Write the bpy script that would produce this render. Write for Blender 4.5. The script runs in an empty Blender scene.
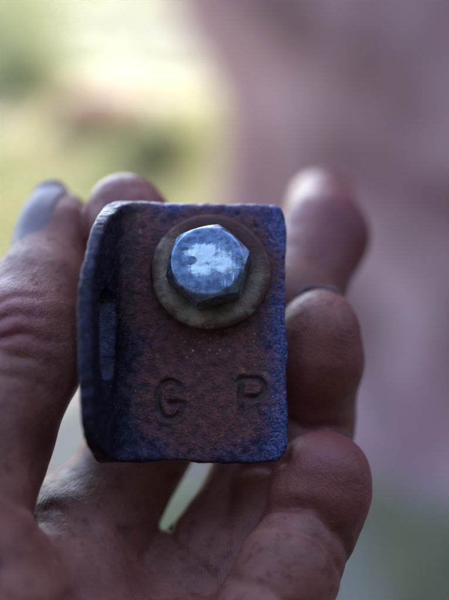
import bpy, bmesh, math, random
import numpy as np
from mathutils import Vector, Matrix

scene = bpy.context.scene
COL = scene.collection
R = math.radians
rng = np.random.default_rng(7)
random.seed(7)

# ------------------------------------------------------------------ camera
D = 150.0                      # mm from the lens to the bracket
S = 1 / 6.5                    # mm per photo pixel at the bracket
PITCH = 20.0
cam_d = bpy.data.cameras.new('camera')
cam = bpy.data.objects.new('camera', cam_d)
COL.objects.link(cam)
cam.location = (0, 0, 1.45)
cam.rotation_euler = (R(90 - PITCH), 0, 0)
cam_d.sensor_fit = 'VERTICAL'
cam_d.sensor_height = 24.0
cam_d.lens = 24.0 * D / (600 * S)
cam_d.clip_start = 0.01
cam_d.clip_end = 500
cam_d.dof.use_dof = True
cam_d.dof.focus_distance = (D - 3.0) / 1000
APERTURE = 9.0                # mm
cam_d.dof.aperture_fstop = cam_d.lens / APERTURE
scene.camera = cam
CAMM = Matrix.Translation(cam.location) @ cam.rotation_euler.to_matrix().to_4x4()
HOLD = CAMM @ Matrix.Translation((0, 0, -D / 1000))     # where the hand holds the bracket

# ------------------------------------------------------------------ sky, sun, exposure
SUN_EL, SUN_AZ = 36.0, 21.0    # sun behind the earth bank, a little right of straight ahead
w = bpy.data.worlds.new('World')
scene.world = w
w.use_nodes = True
nt = w.node_tree
nt.nodes.clear()
sky = nt.nodes.new('ShaderNodeTexSky')
sky.sky_type = 'NISHITA'
sky.sun_disc = False
sky.sun_elevation = R(SUN_EL)
sky.sun_rotation = R(SUN_AZ)
bg = nt.nodes.new('ShaderNodeBackground')
bg.inputs['Strength'].default_value = 0.13
ow = nt.nodes.new('ShaderNodeOutputWorld')
nt.links.new(sky.outputs[0], bg.inputs[0])
nt.links.new(bg.outputs[0], ow.inputs[0])
sd = bpy.data.lights.new('sun', 'SUN')
sd.energy = 2.0
sd.angle = R(0.5)
sd.color = (1.0, 0.93, 0.82)
sun = bpy.data.objects.new('sun', sd)
COL.objects.link(sun)
to_sun = Vector((math.sin(R(SUN_AZ)) * math.cos(R(SUN_EL)), math.cos(R(SUN_AZ)) * math.cos(R(SUN_EL)), math.sin(R(SUN_EL))))
sun.rotation_euler = to_sun.to_track_quat('Z', 'Y').to_euler()
sun.location = to_sun * 20
scene.view_settings.view_transform = 'Standard'
scene.view_settings.look = 'None'
scene.view_settings.exposure = 3.1
scene.view_settings.gamma = 1.0
scene.view_settings.use_curve_mapping = False

# ------------------------------------------------------------------ node helpers
class NT:
    def __init__(s, name):
        s.m = bpy.data.materials.new(name)
        s.m.use_nodes = True
        s.t = s.m.node_tree
        s.t.nodes.clear()
        s.out = s.n('ShaderNodeOutputMaterial')
        s.b = s.n('ShaderNodeBsdfPrincipled')
        s.l(s.b.outputs[0], s.out.inputs[0])
    def n(s, typ, **kw):
        x = s.t.nodes.new(typ)
        for k, v in kw.items():
            setattr(x, k, v)
        return x
    def l(s, a, b):
        s.t.links.new(a, b)
    def put(s, sock, v):
        if isinstance(v, bpy.types.NodeSocket):
            s.l(v, sock)
        else:
            sock.default_value = v
    def coord(s, scale=1000.0, stretch=(1, 1, 1)):
        c = s.n('ShaderNodeTexCoord')
        m = s.n('ShaderNodeMapping')
        m.inputs['Scale'].default_value = [scale * k for k in stretch]
        s.l(c.outputs['Object'], m.inputs[0])
        return m.outputs[0]
    def noise(s, co, scale, detail=4, rough=0.55, dist=0.0):
        x = s.n('ShaderNodeTexNoise')
        s.l(co, x.inputs['Vector'])
        x.inputs['Scale'].default_value = scale
        x.inputs['Detail'].default_value = detail
        x.inputs['Roughness'].default_value = rough
        x.inputs['Distortion'].default_value = dist
        return x.outputs['Fac']
    def vor(s, co, scale, feature='F1', rnd=1.0):
        x = s.n('ShaderNodeTexVoronoi', feature=feature)
        s.l(co, x.inputs['Vector'])
        x.inputs['Scale'].default_value = scale
        x.inputs['Randomness'].default_value = rnd
        return x.outputs['Distance']
    def ramp(s, fac, a, b, va=0.0, vb=1.0):
        x = s.n('ShaderNodeMapRange', interpolation_type='SMOOTHSTEP')
        s.put(x.inputs['Value'], fac)
        for i, v in zip(('From Min', 'From Max', 'To Min', 'To Max'), (a, b, va, vb)):
            x.inputs[i].default_value = v
        return x.outputs[0]
    def math(s, op, a, b=0.0, c=0.0):
        x = s.n('ShaderNodeMath', operation=op)
        s.put(x.inputs[0], a); s.put(x.inputs[1], b); s.put(x.inputs[2], c)
        return x.outputs[0]
    def mix(s, fac, a, b):
        x = s.n('ShaderNodeMix', data_type='RGBA')
        s.put(x.inputs[0], fac)
        s.put(x.inputs[6], a if isinstance(a, bpy.types.NodeSocket) else (*a, 1))
        s.put(x.inputs[7], b if isinstance(b, bpy.types.NodeSocket) else (*b, 1))
        return x.outputs[2]
    def bump(s, h, dist, strength=1.0, normal=None):
        x = s.n('ShaderNodeBump')
        x.inputs['Distance'].default_value = dist
        x.inputs['Strength'].default_value = strength
        s.l(h, x.inputs['Height'])
        if normal:
            s.l(normal, x.inputs['Normal'])
        return x.outputs[0]
    def xyz(s, co):
        x = s.n('ShaderNodeSeparateXYZ')
        s.l(co, x.inputs[0])
        return x.outputs
    def dist(s, co, p, stretch=(1, 1, 1)):
        x = s.n('ShaderNodeMapping')
        x.inputs['Scale'].default_value = stretch
        x.inputs['Location'].default_value = [-a * k for a, k in zip(p, stretch)]
        s.l(co, x.inputs[0])
        v = s.n('ShaderNodeVectorMath', operation='LENGTH')
        s.l(x.outputs[0], v.inputs[0])
        return v.outputs['Value']
    def set(s, **kw):
        for k, v in kw.items():
            s.put(s.b.inputs[k.replace('_', ' ')], v)

# ------------------------------------------------------------------ object helpers
def obj(name, me, mat=None, parent=None):
    o = bpy.data.objects.new(name, me)
    COL.objects.link(o)
    if mat:
        me.materials.append(mat)
    o.parent = parent
    return o

def pymesh(name, v, f, smooth=True):
    me = bpy.data.meshes.new(name)
    me.from_pydata([tuple(map(float, p)) for p in v], [], [tuple(map(int, q)) for q in f])
    if smooth:
        me.polygons.foreach_set('use_smooth', [True] * len(me.polygons))
    me.update()
    return me

def quadmesh(name, v, q):
    """fast quads from numpy"""
    me = bpy.data.meshes.new(name)
    me.vertices.add(len(v)); me.vertices.foreach_set('co', np.asarray(v, np.float32).ravel())
    me.loops.add(q.size); me.loops.foreach_set('vertex_index', q.astype(np.int32).ravel())
    me.polygons.add(len(q))
    me.polygons.foreach_set('loop_start', np.arange(0, q.size, 4, dtype=np.int32))
    me.polygons.foreach_set('use_smooth', np.ones(len(q), bool))
    me.update(calc_edges=True)
    return me

def at(px, py, z=0.0):
    s = S * (D - z) / D
    return np.array([(px - 224.5) * s, (300 - py) * s, z])

# ------------------------------------------------------------------ distance field helpers
def smin(a, b, k):
    h = np.maximum(k - np.abs(a - b), 0) / k
    return np.minimum(a, b) - h * h * k * 0.25
def smax(a, b, k):
    return -smin(-a, -b, k)
def cone(P, a, b, ra, rb):
    ab = b - a
    X, Y, Z = P
    t = ((X - a[0]) * ab[0] + (Y - a[1]) * ab[1] + (Z - a[2]) * ab[2]) / float(ab @ ab)
    t = np.clip(t, 0, 1)
    dx, dy, dz = X - a[0] - t * ab[0], Y - a[1] - t * ab[1], Z - a[2] - t * ab[2]
    return np.sqrt(dx * dx + dy * dy + dz * dz) - (ra + (rb - ra) * t)
def ellip(P, c, r):
    X, Y, Z = P
    k = np.sqrt(((X - c[0]) / r[0]) ** 2 + ((Y - c[1]) / r[1]) ** 2 + ((Z - c[2]) / r[2]) ** 2)
    return (k - 1) * min(r)
def unit(v):
    v = np.asarray(v, float)
    return v / np.linalg.norm(v)

def vnoise(ax, cell, seed):
    """smooth value noise on a grid given by three axis arrays"""
    g = np.random.default_rng(seed)
    W, n = [], []
    for a in ax:
        u = (a - a.min()) / cell
        i = np.floor(u).astype(int); f = u - i; f = f * f * (3 - 2 * f)
        m = np.zeros((len(a), i.max() + 2), np.float32)
        m[np.arange(len(a)), i] = 1 - f; m[np.arange(len(a)), i + 1] = f
        W.append(m); n.append(i.max() + 2)
    r = g.random(n).astype(np.float32) * 2 - 1
    r = np.tensordot(W[0], r, (1, 0))
    r = np.tensordot(r, W[1], (1, 1)).transpose(0, 2, 1)
    return np.tensordot(r, W[2], (2, 1))

def surface_nets(f, ax):
    nx, ny, nz = f.shape
    s = f < 0
    ids = np.full((nx - 1, ny - 1, nz - 1), -1, np.int64)
    cnt = np.zeros(ids.shape, np.int8)
    corners = [(i, j, k) for i in (0, 1) for j in (0, 1) for k in (0, 1)]
    def sl(A, c):
        return A[c[0]:nx - 1 + c[0], c[1]:ny - 1 + c[1], c[2]:nz - 1 + c[2]]
    for c in corners:
        cnt += sl(s, c)
    act = (cnt > 0) & (cnt < 8)
    I = np.argwhere(act)
    ids[act] = np.arange(len(I))
    fv = np.stack([sl(f, c)[act] for c in corners], 1)
    C = np.array(corners, float)
    acc = np.zeros((len(I), 3)); num = np.zeros(len(I))
    for a in range(8):
        for b in range(a + 1, 8):
            if np.abs(C[a] - C[b]).sum() == 1:
                fa, fb = fv[:, a], fv[:, b]
                m = (fa < 0) != (fb < 0)
                t = fa[m] / (fa[m] - fb[m])
                acc[m] += C[a] + t[:, None] * (C[b] - C[a]); num[m] += 1
    p = acc / num[:, None]
    V = np.empty_like(p)
    for d in range(3):
        a = ax[d]; i = I[:, d]
        V[:, d] = a[i] + p[:, d] * (a[i + 1] - a[i])
    quads = []
    for d in range(3):
        e1, e2 = [(1, 2), (2, 0), (0, 1)][d]
        lo = [slice(1, -1)] * 3; hi = [slice(1, -1)] * 3
        lo[d] = slice(0, -1); hi[d] = slice(1, None)
        A, B = s[tuple(lo)], s[tuple(hi)]
        E = np.argwhere(A != B)
        inside = A[A != B]
        off = np.ones(3, int); off[d] = 0
        E = E + off
        def cid(o1, o2):
            q = E.copy(); q[:, e1] += o1; q[:, e2] += o2
            return ids[q[:, 0], q[:, 1], q[:, 2]]
        q = np.stack([cid(-1, -1), cid(0, -1), cid(0, 0), cid(-1, 0)], 1)
        q[~inside] = q[~inside][:, ::-1]
        quads.append(q)
    Q = np.concatenate(quads)
    Q = Q[(Q >= 0).all(1)]
    return V, Q

# ================================================================== SETTING
def hfbm(x, y, seed=0):
    v = 0
    g = np.random.default_rng(seed)
    for k in range(7):
        a = g.random() * 6.28; fr = 0.55 * 1.75 ** k
        v = v + np.sin((x * math.cos(a) + y * math.sin(a)) * fr + g.random() * 6.28) * np.cos((x * math.sin(a * 1.7) - y * math.cos(a)) * fr * .8 + g.random() * 6.28) / 1.55 ** k
    return v

def ground_z(x, y):
    r = np.hypot(x, y)
    return 0.035 * hfbm(x, y, 3) * np.clip(r / 2, .2, 3)

def make_ground():
    m = NT('ground_soil')
    co = m.coord(1.0)
    n1 = m.noise(co, .9, 5); n2 = m.noise(co, 6, 6); n3 = m.noise(co, 2.2, 3)
    c = m.mix(m.ramp(n2, .35, .7), (.18, .15, .11), (.24, .21, .16))
    c = m.mix(m.ramp(n1, .5, .62), c, (.17, .20, .11))
    c = m.mix(m.ramp(n3, .58, .68), c, (.28, .17, .14))
    m.set(Base_Color=c, Roughness=.95, Normal=m.bump(n2, .02))
    u = np.linspace(-1, 1, 161)
    k = np.sign(u) * (np.abs(u) * 6 + np.abs(u) ** 5 * 194)
    X, Y = np.meshgrid(k, k + 3, indexing='ij')
    Z = ground_z(X, Y)
    n = len(u)
    idx = np.arange(n * n).reshape(n, n)
    q = np.stack([idx[:-1, :-1], idx[1:, :-1], idx[1:, 1:], idx[:-1, 1:]], -1).reshape(-1, 4)
    o = obj('ground', quadmesh('ground', np.stack([X, Y, Z], -1).reshape(-1, 3), q), m.m)
    o['kind'] = 'structure'
make_ground()

def make_bank():
    """a tall bank of reddish earth on the right; it stands between the hand and the sun"""
    m = NT('bank_earth')
    co = m.coord(1.0)
    n1 = m.noise(co, 1.9, 5, dist=.4); n2 = m.noise(co, 9, 6); n3 = m.noise(co, 3.2, 3)
    c = m.mix(m.ramp(n1, .35, .65), (.25, .115, .12), (.55, .335, .345))
    c = m.mix(m.ramp(n3, .52, .68), c, (.22, .12, .12))
    c = m.mix(m.ramp(n2, .6, .8), c, (.46, .35, .30))
    m.set(Base_Color=c, Roughness=.95, Normal=m.bump(n2, .03))
    # plan outline from the left back corner along the face to the far right
    pts = [(1.6, 9.0), (.75, 6.0), (.16, 4.0), (-.10, 3.25), (-.03, 2.95), (.25, 2.8), (.7, 2.62), (1.4, 2.45), (3, 2.3), (6, 2.2), (9, 2.6), (10, 6), (10, 9)]
    P = []
    for (a, b) in zip(pts[:-1], pts[1:]):
        L = math.dist(a, b); k = max(2, int(L / .09))
        for i in range(k):
            t = i / k; P.append((a[0] + (b[0] - a[0]) * t, a[1] + (b[1] - a[1]) * t))
    P.append(pts[-1])
    P = np.array(P)
    for _ in range(6):
        P[1:-1] = (P[:-2] + P[1:-1] * 2 + P[2:]) / 4
    T = np.gradient(P, axis=0); T /= np.linalg.norm(T, axis=1)[:, None]
    N = np.stack([-T[:, 1], T[:, 0]], 1) * -1       # outwards (towards the hand / the left)
    if (N[len(N) // 2] @ np.array([0, -1])) < 0: N = -N
    H = np.r_[np.linspace(-.3, 2.4, 40), np.linspace(2.6, 7.8, 20)]
    s = np.cumsum(np.r_[0, np.linalg.norm(np.diff(P, axis=0), axis=1)])
    s3 = s[np.argmin(np.hypot(P[:, 0] + .08, P[:, 1] - 3.1))]
    V = []
    for h in H:
        dsp = .09 * hfbm(s * 1.6 + 3, h * 1.1 + s * .15, 11) - .05 * min(h, 2) + .40 * math.exp(-max(h, 0) / .3) + .17 * math.exp(-((h - 1.4) / .33) ** 2) * np.exp(-(s - s3) ** 2 / .5)
        V.append(np.c_[P + N * dsp[:, None], np.full(len(P), h)])
    for k in (.25, .6, 1.0):           # the top, running back to the middle
        cen = np.array([5.5, 7.0])
        q = V[59][:, :2] * (1 - k) + cen * k
        V.append(np.c_[q, 7.8 + .3 * math.sin(k * 1.5) + .08 * hfbm(q[:, 0], q[:, 1], 5)])
    V = np.array(V)
    nh, ns = V.shape[:2]
    idx = np.arange(nh * ns).reshape(nh, ns)
    q = np.stack([idx[:-1, :-1], idx[:-1, 1:], idx[1:, 1:], idx[1:, :-1]], -1).reshape(-1, 4)
    o = obj('earth_bank', quadmesh('earth_bank', V.reshape(-1, 3), q), m.m)
    o['kind'] = 'structure'
make_bank()

def make_shade_bank():
    """unseen bank added behind the viewer to cut the frontal sky light"""
    m = NT('shade_bank_earth')
    co = m.coord(1.0)
    n = m.noise(co, 4, 6)
    m.set(Base_Color=m.mix(m.ramp(n, .35, .65), (.05, .045, .035), (.09, .085, .05)), Roughness=.95, Normal=m.bump(n, .03))
    x = np.linspace(-9, 9, 150); t = np.linspace(0, 1, 40)
    X, T = np.meshgrid(x, t, indexing='ij')
    h = -.3 + 4.2 * np.clip(T / .75, 0, 1)
    y0 = np.where(X < 0, -.45 - .06 * np.abs(X) ** 1.5, -.45 + .38 * X)
    Y = y0 - .22 * np.clip(h, 0, 9) - np.clip((T - .75) / .25, 0, 1) * 5 + .10 * hfbm(X * 1.4 + 9, h * 1.2, 31) + .25 * np.exp(-np.clip(h, 0, 9) / .3)
    h = h + np.clip((T - .75) / .25, 0, 1) * .5
    idx = np.arange(X.size).reshape(X.shape)
    q = np.stack([idx[:-1, :-1], idx[:-1, 1:], idx[1:, 1:], idx[1:, :-1]], -1).reshape(-1, 4)[:, ::-1]
    o = obj('added_shade_bank', quadmesh('added_shade_bank', np.stack([X, Y, h], -1).reshape(-1, 3), q), m.m)  # added out of view to keep light off the palm side
    o['kind'] = 'structure'
make_shade_bank()

def leaf_mat(name, a, b, trans=.5):
    m = NT(name)
    co = m.coord(1.0)
    c = m.mix(m.ramp(m.noise(co, 1.7, 3), .35, .65), a, b)
    m.set(Base_Color=c, Roughness=.6)
    t = m.n('ShaderNodeBsdfTranslucent'); m.l(c, t.inputs[0])
    x = m.n('ShaderNodeMixShader'); x.inputs[0].default_value = trans
    m.l(m.b.outputs[0], x.inputs[1]); m.l(t.outputs[0], x.inputs[2]); m.l(x.outputs[0], m.out.inputs[0])
    return m.m

def make_grass():
    n = 26000
    g = np.random.default_rng(5)
    y = 1.5 + 11 * g.random(n) ** 1.7
    x = -.35 * y - 1.2 + (.35 * y + 1.2 + .9) * g.random(n)
    dens = hfbm(x * 1.5, y * 1.5, 21)
    k = (dens > -.35) & ~((x > -.15 + (y - 3.2) * .28) & (y > 2.35))
    x, y = x[k], y[k]; n = len(x)
    z = ground_z(x, y) - .01
    h = (.05 + .09 * g.random(n)) * (1 + .06 * y); a = g.random(n) * 6.28
    wd = .004 + .0015 * y
    ln = .4 * h * g.random(n); la = g.random(n) * 6.28
    c, s_ = np.cos(a) * wd, np.sin(a) * wd
    v = np.stack([np.stack([x - c, y - s_, z], 1), np.stack([x + c, y + s_, z], 1),
                  np.stack([x + c * .6 + ln * .4 * np.cos(la), y + s_ * .6 + ln * .4 * np.sin(la), z + h * .6], 1),
                  np.stack([x + ln * np.cos(la), y + ln * np.sin(la), z + h], 1)], 1).reshape(-1, 3)
    q = np.arange(4 * n).reshape(n, 4)
    o = obj('grass', quadmesh('grass', v, q), leaf_mat('grass_blades', (.38, .335, .185), (.26, .30, .13), .4))
    o['kind'] = 'stuff'
make_grass()

def make_shrubbery():
    g = np.random.default_rng(9)
    spots = [(-3.0, 13.5, .9, 1.0, 0), (-1.9, 9.6, .5, .7, 0), (-.45, 6.6, .3, .4, 0), (-6, 14, 1.9, 1.7, 0), (-1.0, 7.6, .32, .4, 1),
             (-3.2, 17, 2.5, 1.8, 0), (0, 18, 2.4, 2, 0), (3, 19, 2.5, 2.2, 0), (-8, 18, 3, 2.5, 0)]
    for kind, nm, ca, cb in ((0, 'shrubbery', (.19, .22, .11), (.30, .285, .13)), (1, 'red_leaved_undergrowth', (.32, .17, .13), (.36, .22, .17))):
        V = []
        for (x, y, rx, h, k) in spots:
            if k != kind: continue
            n = int(1300 * rx)
            d = g.normal(size=(n, 3)); d /= np.linalg.norm(d, axis=1)[:, None]
            r = g.random(n) ** .4
            lump = 1 + .25 * hfbm(d[:, 0] * 4 + x, d[:, 1] * 4 + d[:, 2] * 3, 2)
            p = d * (r * lump)[:, None] * [rx, rx, h * .55] + [x, y, h * .5]
            p[:, 2] = np.maximum(p[:, 2], .03)
            sz = (.04 + .05 * g.random(n))[:, None]
            u = g.normal(size=(n, 3)); u /= np.linalg.norm(u, axis=1)[:, None]
            t = np.cross(u, g.normal(size=(n, 3))); t /= np.linalg.norm(t, axis=1)[:, None]
            V.append(np.stack([p - u * sz, p + t * sz * .5, p + u * sz, p - t * sz * .5], 1))
        v = np.concatenate(V).reshape(-1, 3)
        q = np.arange(len(v)).reshape(-1, 4)
        o = obj(nm, quadmesh(nm, v, q), leaf_mat(nm + '_leaf', ca, cb, .45))
        o['kind'] = 'stuff'
make_shrubbery()

# ================================================================== ANGLE BRACKET
PLATE_PITCH, PLATE_YAW, PLATE_ROLL = 11.0, 3.0, -0.6
c0 = at(193, 324, 0) / 1000
BR = HOLD @ Matrix.Translation(c0) @ Matrix.Rotation(R(PLATE_ROLL), 4, 'Z') @ Matrix.Rotation(R(PLATE_YAW), 4, 'Y') @ Matrix.Rotation(R(-PLATE_PITCH), 4, 'X')
bracket = bpy.data.objects.new('angle_bracket', None)
COL.objects.link(bracket)
bracket.empty_display_size = .01
bracket.matrix_world = BR
bracket['label'] = 'rusty steel angle bracket with one hex bolt and washer, stamped letters, gripped in the hand'
bracket['category'] = 'bracket'

BOLT = np.array([2.7, 8.0])          # on the plate, mm
GC, PC = np.array([-3.4, -11.7]), np.array([9.1, -11.1])

def seg2(x, y, a, b):
    ax, ay = b[0] - a[0], b[1] - a[1]
    t = np.clip(((x - a[0]) * ax + (y - a[1]) * ay) / (ax * ax + ay * ay), 0, 1)
    return np.hypot(x - a[0] - t * ax, y - a[1] - t * ay)
def poly2(x, y, pts):
    d = 99.0
    for a, b in zip(pts[:-1], pts[1:]):
        d = np.minimum(d, seg2(x, y, a, b))
    return d
def letter_g(x, y):
    pts = [(GC[0] + 1.95 * math.cos(t) , GC[1] + 2.85 * math.sin(t)) for t in np.radians(np.linspace(48, 322, 24))]
    d = poly2(x, y, pts)
    return np.minimum(d, poly2(x, y, [pts[-1], (GC[0] + 2.0, GC[1] - .55), (GC[0] + .1, GC[1] - .55)]))
def letter_p(x, y):
    l, t = PC[0] - 1.75, PC[1] + 2.7
    bowl = [(l, t)] + [(PC[0] + .35 + 1.5 * math.cos(a), t - 1.45 + 1.45 * math.sin(a)) for a in np.radians(np.linspace(90, -90, 14))] + [(l, t - 2.9)]
    return np.minimum(poly2(x, y, bowl), poly2(x, y, [(l, t), (l, PC[1] - 2.7)]))

def make_bracket():
    h = .2
    ax = [np.arange(-20.0, 16.6, h), np.arange(-22.6, 22.6, h), np.arange(-4.2, 15.4, h)]
    X, Y, Z = np.meshgrid(*[a.astype(np.float32) for a in ax], indexing='ij', sparse=True)
    lean = np.tan(R(13.0))
    Xs = X + np.clip(Z, 0, 99) * lean + np.exp(-((Y - 1) / 9) ** 2) * .35 * np.clip(Z / 12, 0, 1)
    # centre line of the folded strip: flat, arc, upright
    cx, cz, rr = -8.4, 2.4, 3.9
    flat = np.hypot(np.maximum(cx - Xs, 0), Z + 1.5)
    up = np.hypot(Xs - (cx - rr), np.maximum(cz - Z, 0)) + .5 * np.clip((Z - cz) / 5, 0, 1)
    arc = np.where((Xs < cx) & (Z < cz), np.abs(np.hypot(Xs - cx, Z - cz) - rr), 99)
    f = np.minimum(np.minimum(flat, up), arc) - 1.5
    f = np.broadcast_to(f, (len(ax[0]), len(ax[1]), len(ax[2]))).copy()
    nE = vnoise(ax, 3.1, 1) * .22 + vnoise(ax, 1.1, 2) * .10        # chipped, uneven edges
    # outline of the flat plate
    hy = 20.5
    px, py = np.abs(X + 3.0) - 17.5 + 3.0, np.abs(Y + .55) - hy + 3.0
    rect = np.hypot(np.maximum(px, 0), np.maximum(py, 0)) + np.minimum(np.maximum(px, py), 0) - 3.0
    f = smax(f, rect + nE, .55)
    # outline of the upright flange: big rounded corners, leaning shoulder
    poly = [(-22.6, -4), (-22.2, 2.5), (-18.0, 11.6), (-14.5, 12.8), (8, 12.8), (12.2, 10.4), (19.8, 1.2), (21.6, -4)]
    fl = np.float32(-99.0)
    for (y0, z0), (y1, z1) in zip(poly[:-1], poly[1:]):
        l = math.hypot(y1 - y0, z1 - z0)
        fl = smax(fl, ((Y - y0) * -(z1 - z0) + (Z - z0) * (y1 - y0)) / l, 4.5)
    f = smax(f, fl + nE * .9, .7)
    # slot in the flange and the bolt hole
    slot = np.hypot(np.maximum(np.abs(Y + 2.6) - 4.0, 0), Z - 5.9) - 2.7
    slot = np.maximum(slot, Xs + 8.6)
    f = smax(f, -slot, .4)
    f = smax(f, -(np.hypot(X - BOLT[0], Y - BOLT[1]) - 3.4), .3)
    # stamped letters
    zf = np.exp(-(Z / .8) ** 2)
    dl = np.minimum(letter_g(X[:, :, 0], Y[:, :, 0]), letter_p(X[:, :, 0], Y[:, :, 0]))[:, :, None]
    worn = .75 + .5 * vnoise([ax[0], ax[1], np.array([0., 1.])], 1.4, 8)[:, :, :1]
    f += (.62 * np.exp(-(dl / .34) ** 2) * np.clip(worn, .6, 1.2) - .07 * np.exp(-((dl - .85) / .35) ** 2)) * zf
    # pitting and scale
    pit = vnoise(ax, .75, 3)
    f += vnoise(ax, 4.5, 4) * .10 + vnoise(ax, 1.5, 5) * .06 + pit * .05 + np.clip(vnoise(ax, 1.0, 6) - .45, 0, 1) * .28
    f[0] = f[-1] = 1; f[:, 0] = f[:, -1] = 1; f[:, :, 0] = f[:, :, -1] = 1
    V, Q = surface_nets(f, ax)
    tmp = quadmesh('tmp', V / 1000, Q)
    nrm = np.empty(len(V) * 3, np.float32)
    tmp.vertices.foreach_get('normal', nrm)
    nrm = nrm.reshape(-1, 3)
    bpy.data.meshes.remove(tmp)
    C = V[Q].mean(1)
    front = (C[:, 2] > -1.0) & (C[:, 2] < .8) & (C[:, 0] > -6.2)
    mg = front & (letter_g(C[:, 0], C[:, 1]) < .62)
    mp = front & (letter_p(C[:, 0], C[:, 1]) < .62)
    mf = (C[:, 0] < -7.4) & (C[:, 2] > (C[:, 0] + 8.4) * .8 + 1.0) & ~mg & ~mp
    mpl = ~(mg | mp | mf)
    def part(name, mask, mat, parent):
        q = Q[mask]
        u, inv = np.unique(q, return_inverse=True)
        me = quadmesh(name, V[u] / 1000, inv.reshape(-1, 4))
        me.normals_split_custom_set_from_vertices([tuple(map(float, n)) for n in nrm[u]])
        return obj(name, me, mat, parent)
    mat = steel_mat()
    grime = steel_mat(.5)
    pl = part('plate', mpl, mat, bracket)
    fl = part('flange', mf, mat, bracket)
    a = part('stamped_letter', mg, grime, pl); a['label'] = 'letter G stamped into the plate'
    b = part('stamped_letter', mp, grime, pl); b['label'] = 'letter P stamped into the plate'

def steel_mat(dirt=0):
    m = NT('rusted_steel' if not dirt else 'rusted_steel_packed_with_grime')
    co = m.coord()
    x, y, z = m.xyz(co)
    big = m.noise(co, .16, 4, .6, .3)
    mid = m.noise(co, .75, 5, .65)
    fine = m.noise(co, 2.6, 5, .7)
    # rust: spreads down from the bolt, along the top left and in the middle of the plate
    d1 = m.dist(co, (1.5, -8, 0), (1 / 11, 1 / 13, 1 / 12))
    d2 = m.dist(co, (BOLT[0], BOLT[1], 0), (1 / 11, 1 / 11, 1 / 8))
    d3 = m.dist(co, (-8, 8, 0), (1 / 6, 1 / 16, 1 / 6))
    dm = m.math('MINIMUM', m.math('MINIMUM', d1, d2), m.math('ADD', d3, .25))
    rust = m.math('ADD', m.math('MULTIPLY', m.math('SUBTRACT', 1.0, dm), 1.1), m.math('MULTIPLY', m.math('SUBTRACT', big, .5), .8))
    rust = m.math('ADD', rust, m.math('MULTIPLY', m.math('SUBTRACT', mid, .5), .9))
    rust = m.math('ADD', rust, m.math('MULTIPLY', m.math('SUBTRACT', fine, .5), .8))
    rust = m.ramp(rust, -.25, .3)
    scale = m.mix(m.ramp(mid, .35, .7), (.018, .015, .04), (.068, .06, .155))
    scale = m.mix(m.ramp(fine, .5, .66), scale, (.014, .012, .022))
    blue_sheen = m.math('MULTIPLY', m.math('MAXIMUM', m.ramp(x, 9.5, 13.5), m.math('MULTIPLY', m.ramp(y, 16, 20.5), .7)), m.ramp(mid, .3, .6, .35, 1))  # sky sheen painted blue along the right and top edges
    scale = m.mix(blue_sheen, scale, m.mix(m.ramp(fine, .42, .6), (.105, .12, .30), (.02, .02, .055)))
    rc = m.mix(m.ramp(mid, .3, .7), (.042, .012, .016), (.165, .040, .038))
    rc = m.mix(m.ramp(fine, .5, .75), rc, (.028, .012, .016))
    rc = m.mix(m.ramp(m.noise(co, .5, 3), .6, .75), rc, (.22, .085, .035))
    col = m.mix(rust, scale, rc)
    flange_shade = m.math('MULTIPLY', m.ramp(x, -7.5, -10.0, 0, .94), m.ramp(mid, .25, .6, 1, .6))  # shade of the flange and bend painted in as near-black
    col = m.mix(flange_shade, col, (.010, .008, .012))
    # bare bright specks and hair scratches
    sp = m.vor(co, 1.15)
    spm = m.math('MULTIPLY', m.ramp(m.math('ADD', sp, m.math('MULTIPLY', mid, .25)), .18, .32, 1, 0), m.math('MAXIMUM', m.ramp(m.noise(co, .3, 2), .6, .72), m.math('MULTIPLY', m.ramp(m.dist(co, (1.5, -3.6, 0), (1 / 5.5, 1 / 2.6, 1)), .4, 1, 1, 0), m.ramp(m.noise(co, .8, 2), .42, .55))))
    sco = m.coord(1000, (1.6, .07, 1))
    scr = m.math('MULTIPLY', m.ramp(m.noise(sco, 1.6, 2), .73, .77), m.ramp(m.noise(co, .22, 2), .5, .6))
    bare = m.math('MAXIMUM', spm, m.math('MULTIPLY', scr, .6))
    col = m.mix(bare, col, (.62, .64, .72))
    if dirt:
        col = m.mix(dirt, col, (.02, .014, .016))
    metal = m.math('MAXIMUM', m.ramp(rust, .2, .9, .75, .3), bare)
    rough = m.math('ADD', m.ramp(rust, .1, .9, .29, .38), m.math('MULTIPLY', m.math('SUBTRACT', fine, .5), .35))
    rough = m.math('SUBTRACT', rough, m.math('MULTIPLY', bare, .2))
    hgt = m.math('ADD', m.math('MULTIPLY', fine, .7), mid)
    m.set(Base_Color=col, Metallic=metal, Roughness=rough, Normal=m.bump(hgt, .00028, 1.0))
    return m.m
make_bracket()

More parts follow.
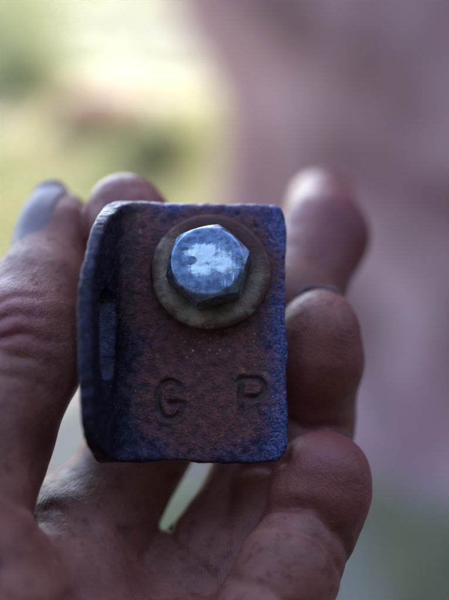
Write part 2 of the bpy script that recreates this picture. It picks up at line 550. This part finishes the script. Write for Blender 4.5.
def make_washer():
    m = NT('washer_zinc')
    co = m.coord()
    big = m.noise(co, .3, 4, .6); fine = m.noise(co, 2.2, 5, .7)
    c = m.mix(m.ramp(big, .35, .65), (.34, .265, .20), (.17, .11, .085))
    c = m.mix(m.ramp(fine, .55, .75), c, (.06, .04, .035))
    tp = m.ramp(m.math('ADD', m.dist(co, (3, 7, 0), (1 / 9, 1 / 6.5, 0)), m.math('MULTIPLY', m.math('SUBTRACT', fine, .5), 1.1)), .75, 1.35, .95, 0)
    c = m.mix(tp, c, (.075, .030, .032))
    d = m.dist(co, (0, 0, 0))
    c = m.mix(m.math('MULTIPLY', m.ramp(d, 7.6, 9.0), m.ramp(big, .4, .55, .35, .9)), c, (.075, .03, .025))
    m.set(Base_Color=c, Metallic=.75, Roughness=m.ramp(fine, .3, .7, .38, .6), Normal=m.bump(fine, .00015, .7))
    prof = [(3.3, 0), (8.9, 0), (9.25, .25), (9.35, .7), (9.3, 1.15), (9.05, 1.45), (8.5, 1.55), (3.3, 1.7)]
    n = 96
    v = [(r * math.cos(2 * math.pi * i / n) / 1000, r * math.sin(2 * math.pi * i / n) / 1000, z / 1000) for i in range(n) for r, z in prof]
    k = len(prof)
    f = [(i * k + j, ((i + 1) % n) * k + j, ((i + 1) % n) * k + (j + 1) % k, i * k + (j + 1) % k) for i in range(n) for j in range(k)]
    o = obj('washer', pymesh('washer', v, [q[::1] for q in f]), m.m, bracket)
    o.location = (BOLT[0] / 1000, BOLT[1] / 1000, .00012)
    o.rotation_euler = (R(-4.2), R(-.8), 0)
    o['label'] = 'round dull washer under the bolt head'
make_washer()

def make_bolt():
    m = NT('bolt_worn_zinc_painted_glint')
    co = m.coord()
    x, y, z = m.xyz(co)
    fine = m.noise(co, 3.0, 5, .7); mid = m.noise(co, .9, 4, .6)
    dark = m.mix(m.ramp(mid, .35, .65), (.10, .14, .24), (.19, .25, .38))
    dark = m.mix(m.ramp(fine, .58, .75), dark, (.025, .025, .05))
    # sky reflection painted bright in the middle of the head, notched on its left
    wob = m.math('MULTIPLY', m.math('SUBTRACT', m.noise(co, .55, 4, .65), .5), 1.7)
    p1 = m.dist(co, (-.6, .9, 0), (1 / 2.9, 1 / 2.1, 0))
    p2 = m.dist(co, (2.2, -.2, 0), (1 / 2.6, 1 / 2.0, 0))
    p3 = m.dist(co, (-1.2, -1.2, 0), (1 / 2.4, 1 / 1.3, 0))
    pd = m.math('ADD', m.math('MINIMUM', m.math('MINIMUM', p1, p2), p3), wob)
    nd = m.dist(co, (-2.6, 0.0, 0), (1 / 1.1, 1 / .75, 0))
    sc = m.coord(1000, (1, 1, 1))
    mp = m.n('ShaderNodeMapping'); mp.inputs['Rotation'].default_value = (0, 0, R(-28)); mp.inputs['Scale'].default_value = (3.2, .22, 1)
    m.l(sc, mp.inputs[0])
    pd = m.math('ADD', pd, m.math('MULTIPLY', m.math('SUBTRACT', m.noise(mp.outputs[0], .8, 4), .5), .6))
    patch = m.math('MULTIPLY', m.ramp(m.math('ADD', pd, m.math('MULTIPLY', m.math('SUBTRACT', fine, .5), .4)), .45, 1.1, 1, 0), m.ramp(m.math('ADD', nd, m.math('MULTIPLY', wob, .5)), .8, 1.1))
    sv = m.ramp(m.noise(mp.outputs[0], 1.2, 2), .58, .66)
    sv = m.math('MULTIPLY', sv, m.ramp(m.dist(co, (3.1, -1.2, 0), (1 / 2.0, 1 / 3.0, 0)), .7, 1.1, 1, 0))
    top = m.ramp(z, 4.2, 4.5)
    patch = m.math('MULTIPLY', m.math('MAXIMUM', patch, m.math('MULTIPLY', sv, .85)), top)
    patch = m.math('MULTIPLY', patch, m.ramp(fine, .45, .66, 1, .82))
    rim_glint = m.math('MULTIPLY', m.ramp(m.dist(co, (0, 0, 0), (1, 1, 0)), 4.9, 5.4), m.ramp(mid, .35, .6))
    c = m.mix(m.math('MULTIPLY', rim_glint, .4), dark, (.35, .42, .55))  # highlight around the edge of the head, painted in lighter
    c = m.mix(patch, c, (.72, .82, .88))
    rustside = m.math('MULTIPLY', m.ramp(z, .3, 2.2, 1, 0), m.ramp(mid, .3, .6))
    c = m.mix(m.math('MULTIPLY', rustside, .6), c, (.18, .08, .05))
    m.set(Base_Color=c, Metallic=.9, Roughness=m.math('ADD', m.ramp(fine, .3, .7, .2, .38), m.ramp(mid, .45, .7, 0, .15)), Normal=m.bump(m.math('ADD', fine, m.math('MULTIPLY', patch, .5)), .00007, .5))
    # hexagon prism cut by a chamfer cone
    h = .16
    ax = [np.arange(-7.4, 7.4, h), np.arange(-7.4, 7.4, h), np.arange(-.6, 5.4, h / 2)]
    X, Y, Z = np.meshgrid(*ax, indexing='ij', sparse=True)
    AF = 5.75
    f = -99.0
    for k in range(6):
        a = R(16 + 30 + 60 * k)
        f = smax(f, X * math.cos(a) + Y * math.sin(a) - AF, .18) if k else X * math.cos(a) + Y * math.sin(a) - AF
    f = smax(f, np.abs(Z - 2.3) - 2.3, .25)
    rr = np.hypot(X, Y)
    f = smax(f, (rr - 5.35) * .75 + (Z - 4.6) * .66, .12)
    f = f + vnoise(ax, 2.2, 3) * .05 + vnoise(ax, .8, 4) * .025 + np.clip(vnoise(ax, 1.3, 5) - .5, 0, 1) * .12
    V, Q = surface_nets(f.astype(np.float32), ax)
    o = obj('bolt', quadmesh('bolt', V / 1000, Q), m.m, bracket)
    o.location = ((BOLT[0] - .25) / 1000, BOLT[1] / 1000, .0018)
    o.rotation_euler = (R(-7), R(-7), 0)
    o['label'] = 'hex bolt head with a painted bright reflection'
    # threaded shank through the plate, behind the head
    prof = []
    for i in range(25):
        zz = -i * .5
        prof.append((2.9 if i % 2 else 3.15, zz))
    n = 32; k = len(prof)
    v = [(r * math.cos(2 * math.pi * i / n) / 1000, r * math.sin(2 * math.pi * i / n) / 1000, (z_ + .3) / 1000) for i in range(n) for r, z_ in prof]
    ff = [(i * k + j, i * k + j + 1, ((i + 1) % n) * k + j + 1, ((i + 1) % n) * k + j) for i in range(n) for j in range(k - 1)]
    ff.append(tuple(i * k + k - 1 for i in range(n)))
    obj('shank', pymesh('shank', v, ff), m.m, o)
make_bolt()

# ================================================================== HAND
def groove(P, p, a, w, depth, palm):
    """a skin crease across a finger at p (axis a), on the side 'palm'"""
    X, Y, Z = P
    dx, dy, dz = X - p[0], Y - p[1], Z - p[2]
    side = unit(palm)
    lat = np.cross(a, side)
    l = dx * lat[0] + dy * lat[1] + dz * lat[2]
    s = dx * a[0] + dy * a[1] + dz * a[2] + .012 * l * l + .25 * np.sin(l * 1.1 + p[0])
    u = dx * side[0] + dy * side[1] + dz * side[2]
    return depth * np.exp(-(s / w) ** 2) * np.clip(u / 3.0, 0, 1)

class Finger:
    def __init__(s, chain, palm, creases, pad=None, k=3.0):
        s.p = [at(*c[:3]) for c in chain]; s.r = [c[3] for c in chain]
        s.palm = unit(palm); s.cr = creases; s.pad = pad; s.k = k
    def f(s, P):
        d = None
        for a, b, ra, rb in zip(s.p[:-1], s.p[1:], s.r[:-1], s.r[1:]):
            c = cone(P, a, b, ra, rb)
            d = c if d is None else smin(d, c, s.k)
        if s.pad:
            off, r, kk = s.pad
            a, b = s.p[-2], s.p[-1]
            c = a + (b - a) * off + s.palm * 1.6
            d = smin(d, cone(P, c, c + unit(b - a) * 2.5, r, r * .92), kk)
        for (i, t, w_, dep) in s.cr:
            a, b = s.p[i], s.p[i + 1]
            d = d + groove(P, a + (b - a) * t, unit(b - a), w_, dep, s.palm)
        return d
    def box(s, m=11):
        p = np.array(s.p); r = max(s.r) + m
        return p.min(0) - r, p.max(0) + r

FRONT = (0, .1, 1)
index = Finger([(95, 528, -9, 9.4), (143, 440, -16, 8.6), (170, 380, -18, 8.5), (158, 290, -15, 7.6), (130, 226, -17, 7.0), (124, 211, -18, 6.3)], FRONT,
               [(1, .0, .8, .5), (2, .0, .9, .6), (3, .1, .8, .5)])
middle = Finger([(193, 590, -7, 8.8), (264, 480, -16, 8.6), (280, 395, -22, 8.8), (286, 312, -22, 8.3), (323, 238, -36, 8.3), (321, 205, -62, 7.3)], (.1, .2, 1),
                [(2, .0, .9, .6)])
ring = Finger([(240, 606, -4, 9.0), (282, 500, -10, 8.5), (304, 422, -15, 8.0), (316, 367, -11, 7.1), (319, 331, -10, 6.6)], FRONT,
              [(1, .2, .9, .6), (2, .35, .8, .6)], pad=(.35, 6.4, 3))
pinky = Finger([(205, 700, 13, 8.6), (260, 630, 8, 7.6), (289, 572, 5, 7.1), (311, 525, -1, 6.7), (321, 488, -2, 7.0), (322, 480, -2, 6.8)], FRONT,
               [(2, .72, .8, 1.0), (2, .25, .7, .5), (1, .5, .8, .5)], pad=(.0, 6.6, 3))
thumb = Finger([(-68, 560, 16, 12.5), (-24, 440, 6, 10.6), (24, 345, -3, 9.7), (40, 300, -10, 8.4), (57, 240, -20, 6.7), (58, 224, -23, 6.1)], (.75, 0, -.66),
               [])
FINGERS = [thumb, index, middle, ring, pinky]

def palm_sdf(P):
    def at(px, py, z, f=globals()['at']):
        return f(px, py, z - 8)
    w1, w2 = at(-30, 900, 38), at(90, 900, 36)
    d = cone(P, at(70, 549, 4), at(30, 720, 24), 10.9, 15)            # pad under the index finger
    d = smin(d, cone(P, at(24, 530, -2), at(84, 516, -2), 7.2, 7.4), 5)      # web beside the thumb
    d = smin(d, cone(P, at(196, 622, 2), at(70, 740, 22), 10.2, 15), 6)
    d = smin(d, cone(P, at(238, 648, 6), at(90, 780, 26), 10.0, 15), 6)
    d = smin(d, cone(P, at(220, 700, 18), at(110, 830, 32), 10.5, 15), 6)
    d = smin(d, cone(P, at(-46, 585, 26), at(-10, 780, 36), 13.5, 15), 5)   # thumb mount
    d = smin(d, cone(P, at(150, 760, 30), at(90, 850, 38), 12, 14), 8)      # heel of the hand
    d = smin(d, cone(P, at(-10, 780, 34), w1, 16, 15), 10)
    d = smin(d, cone(P, at(90, 800, 30), w2, 16, 15), 10)
    d = smin(d, cone(P, w1, w1 + np.array([-25, -120, 10]), 17, 24), 12)    # forearm
    d = smin(d, cone(P, w2, w1 + np.array([-5, -120, 10]), 16, 24), 12)
    return d

def make_hand():
    h = .5
    low = [-64.0]; st = h
    while low[-1] > -190:
        st = min(st * 1.06, 5); low.append(low[-1] - st)
    ax = [np.arange(-82.0, 30, h), np.concatenate([np.array(low[::-1]), np.arange(-64 + h, 32, h)]), np.arange(-82.0, 58, h)]
    ax[0] = ax[0][ax[0] > -66]
    X, Y, Z = [a.astype(np.float32) for a in np.meshgrid(*ax, indexing='ij', sparse=True)]
    shp = tuple(len(a) for a in ax)
    F = np.full(shp, 30.0, np.float32)
    def sub(lo, hi):
        return tuple(slice(*np.searchsorted(a, (l, u))) for a, l, u in zip(ax, lo, hi))
    sl = sub((-99, -200, -20), (45, 0, 80))
    Pp = (X[sl[0]], Y[:, sl[1]], Z[:, :, sl[2]])
    F[sl] = palm_sdf(Pp)
    for fg in FINGERS:
        sl = sub(*fg.box())
        P = (X[sl[0]], Y[:, sl[1]], Z[:, :, sl[2]])
        d = fg.f(P)
        # blend into the palm near the root, stay a separate finger beyond it
        root = np.sqrt((P[0] - fg.p[0][0]) ** 2 + (P[1] - fg.p[0][1]) ** 2 + (P[2] - fg.p[0][2]) ** 2)
        k = np.clip(7.0 * (1 - (root - 5) / 10), .35, 7.0)
        F[sl] = smin(F[sl], d, k)
    # folds over the thumb knuckle and the crease where the thumb meets the palm
    sl = sub((-45, -15, -25), (-20, 14, 30))
    P = (X[sl[0]], Y[:, sl[1]], Z[:, :, sl[2]])
    add = 0
    for (px, py, z, ang, w_, dep) in ((10, 318, 4, 12, .55, .55), (12, 336, 5, 4, .6, .7), (8, 352, 6, -8, .6, .6), (14, 300, 2, 16, .5, .35), (8, 372, 7, -14, .6, .4)):
        p = at(px, py, z)
        u = (P[1] - p[1]) * math.cos(R(ang)) - (P[0] - p[0]) * math.sin(R(ang)) + .03 * (P[0] - p[0]) ** 2 + .3 * np.sin((P[0] - p[0]) * .9 + py)
        add = add + dep * np.exp(-(u / w_) ** 2) * np.exp(-((P[0] - p[0]) / 5.5) ** 2) * np.clip((P[2] - z + 8) / 6, 0, 1)
    F[sl] += add
    # lines of the palm
    sl = sub((-50, -64, -10), (25, -18, 60))
    P = (X[sl[0]], Y[:, sl[1]], Z[:, :, sl[2]])
    add = 0
    for pts, w_, dep in (([(20, 536), (42, 580), (60, 640)], .6, .8), ([(30, 560), (80, 590), (150, 640)], .7, .5), ([(150, 545), (170, 575), (215, 598)], .7, .6), ([(45, 520), (90, 548), (140, 555)], .6, .25)):
        for a, b in zip(pts[:-1], pts[1:]):
            A, B = at(*a, 12), at(*b, 12)
            add = np.maximum(add, dep * np.exp(-(seg2(P[0] + .3 * np.sin(P[1]), P[1], A[:2], B[:2]) / w_) ** 2))
    F[sl] += add
    # the flesh gives way where it is pressed against the steel
    Mi = (np.array(BR.inverted() @ HOLD))
    B = Mi[:3, :3]; t0 = Mi[:3, 3] * 1000
    sl = sub((-30, -32, -25), (20, 26, 20))
    P = (X[sl[0]], Y[:, sl[1]], Z[:, :, sl[2]])
    L = [P[0] * B[i, 0] + P[1] * B[i, 1] + P[2] * B[i, 2] + t0[i] for i in range(3)]
    q = [np.abs(L[0] - 1.0) - 13.6, np.abs(L[1]) - 21.1, np.abs(L[2] + 1.4) - 1.7]
    box = np.sqrt(sum(np.maximum(v, 0) ** 2 for v in q)) + np.minimum(np.maximum(np.maximum(q[0], q[1]), q[2]), 0)
    F[sl] = smax(F[sl], .15 - box, 1.2)
    F += vnoise(ax, 5.5, 41) * .22 + vnoise(ax, 2.2, 42) * .06
    F[0] = F[-1] = 5; F[:, 0] = F[:, -1] = 5; F[:, :, 0] = F[:, :, -1] = 5
    V, Q = surface_nets(F, ax)
    m = skin_mat()
    o = obj('hand', quadmesh('hand', V / 1000, Q), m)
    o.matrix_world = HOLD
    o['label'] = 'bare left hand with its palm to the viewer, gripping the rusty bracket'
    o['category'] = 'hand'
    sm = o.modifiers.new('smooth', 'SMOOTH'); sm.factor = .5; sm.iterations = 2
    nails(o)

def skin_mat():
    m = NT('skin')
    co = m.coord()
    big = m.noise(co, .09, 4, .6); mid = m.noise(co, .5, 4, .6); fine = m.noise(co, 3, 4, .6)
    c = m.mix(m.ramp(big, .35, .65), (.15, .046, .036), (.25, .088, .068))
    c = m.mix(m.ramp(mid, .5, .72), c, (.14, .036, .033))
    # fingertips and knuckles are redder
    red = None
    for p, r in ((ring.p[-2], 15), (pinky.p[-1], 15), (middle.p[-1], 14), (index.p[-1], 14), (at(10, 320, 5), 9)):
        d = m.ramp(m.dist(co, tuple(p)), r * .3, r, 1, 0)
        red = d if red is None else m.math('MAXIMUM', red, d)
    c = m.mix(m.math('MULTIPLY', red, .7), c, (.19, .036, .04))
    c = m.mix(m.ramp(m.dist(co, tuple(middle.p[-2])), 8, 22, .9, 0), c, (.17, .032, .038))  # shade on the middle finger painted into the skin as dark red
    # ingrained dirt
    dirt = m.math('MULTIPLY', m.ramp(m.noise(co, .22, 5, .7), .55, .7), m.ramp(fine, .4, .65))
    c = m.mix(m.math('MULTIPLY', dirt, .6), c, (.05, .026, .022))
    # skin ridges
    wv = m.n('ShaderNodeTexWave', wave_type='BANDS', bands_direction='DIAGONAL')
    m.l(co, wv.inputs['Vector'])
    wv.inputs['Scale'].default_value = .85
    wv.inputs['Distortion'].default_value = 9.0
    wv.inputs['Detail'].default_value = 2.0
    wv.inputs['Detail Scale'].default_value = .10
    gap = m.ramp(m.noise(co, .35, 3, .6), .42, .62)
    crk = m.n('ShaderNodeTexVoronoi', feature='DISTANCE_TO_EDGE'); crk.inputs['Scale'].default_value = .55
    wc = m.n('ShaderNodeMix', data_type='VECTOR'); wc.inputs[0].default_value = .5
    nn = m.n('ShaderNodeTexNoise'); nn.inputs['Scale'].default_value = .6; m.l(co, nn.inputs['Vector'])
    m.l(co, wc.inputs[4]); vs = m.n('ShaderNodeVectorMath', operation='MULTIPLY_ADD'); m.l(nn.outputs['Color'], vs.inputs[0]); vs.inputs[1].default_value = (3, 3, 3); m.l(co, vs.inputs[2])
    m.l(vs.outputs[0], wc.inputs[5]); m.l(wc.outputs[1], crk.inputs['Vector'])
    crease = m.math('MULTIPLY', m.ramp(crk.outputs['Distance'], 0, .06, 1, 0), m.ramp(m.noise(co, .2, 3), .45, .6))
    h = m.math('MULTIPLY', m.math('MULTIPLY', wv.outputs['Fac'], gap), .17)
    h = m.math('SUBTRACT', h, m.math('MULTIPLY', crease, .18))
    h = m.math('ADD', h, m.math('MULTIPLY', fine, .65))
    h = m.math('ADD', h, m.math('MULTIPLY', mid, 1.5))
    c = m.mix(m.math('MULTIPLY', crease, .12), c, (.07, .03, .028))
    m.set(Base_Color=c, Roughness=m.ramp(mid, .3, .7, .33, .52), Normal=m.bump(h, .00017, .85))
    m.set(Subsurface_Weight=.2, Subsurface_Scale=.0022)
    m.b.inputs['Subsurface Radius'].default_value = (1.0, .35, .2)
    m.b.inputs['Specular IOR Level'].default_value = .32
    return m.m

def nails(hand):
    m = NT('fingernail')
    co = m.coord()
    n1 = m.noise(co, .5, 4)
    c = m.mix(m.ramp(n1, .4, .65), (.11, .06, .085), (.08, .042, .06))
    m.set(Base_Color=c, Roughness=.5, Normal=m.bump(m.noise(co, 1.2, 3), .00008, .6))
    def nail(fg, n, u0, u1, wid, lift=.2, over=.8):
        a = unit(fg.p[-1] - fg.p[-2]); n = unit(np.array(n) - a * (np.array(n) @ a)); b = np.cross(a, n)
        c = fg.p[-1]; r = fg.r[-1]
        nu, nv = 16, 13
        V = []
        for i in range(nu):
            t = i / (nu - 1); u = u0 + (u1 - u0) * t
            ww = wid * (1 - .25 * (1 - t) ** 3) * math.sqrt(max(0.0, 1 - max(0, (t - .72) / .28) ** 2 * .55)) * math.sqrt(1 - max(0, (.2 - t) / .2) ** 2 * .5)
            for j in range(nv):
                v = ww * (j / (nv - 1) * 2 - 1)
                p = c + a * min(u, r * .62) + b * v + n * (r + 5)
                for _ in range(24):
                    d = float(fg.f(tuple(np.float64(q) for q in p)))
                    p = p - n * d * .8
                    if abs(d) < .02: break
                q = p + a * max(0, u - r * .62) + n * (lift + .25 - .42 * abs(v / wid) ** 3 - .5 * (1 - t) ** 6 + .2 * t)
                V.append(q)
        V = np.array(V)
        idx = np.arange(nu * nv).reshape(nu, nv)
        q = np.stack([idx[:-1, :-1], idx[:-1, 1:], idx[1:, 1:], idx[1:, :-1]], -1).reshape(-1, 4)
        o = obj('fingernail', quadmesh('fingernail', V / 1000, q), m.m, hand)
        so = o.modifiers.new('thick', 'SOLIDIFY'); so.thickness = .0005; so.offset = -1
        ss = o.modifiers.new('sub', 'SUBSURF'); ss.levels = ss.render_levels = 1
        return o
    nail(thumb, (-.42, .1, .9), -11.5, 6.3, 4.9)
    nail(ring, (.05, .3, -.95), -6, 6.7, 4.3)
    nail(pinky, (.25, .3, -.92), -6, 7.0, 4.2)
    nail(index, (-.1, .1, -1), -6, 6.8, 4.6)
make_hand()
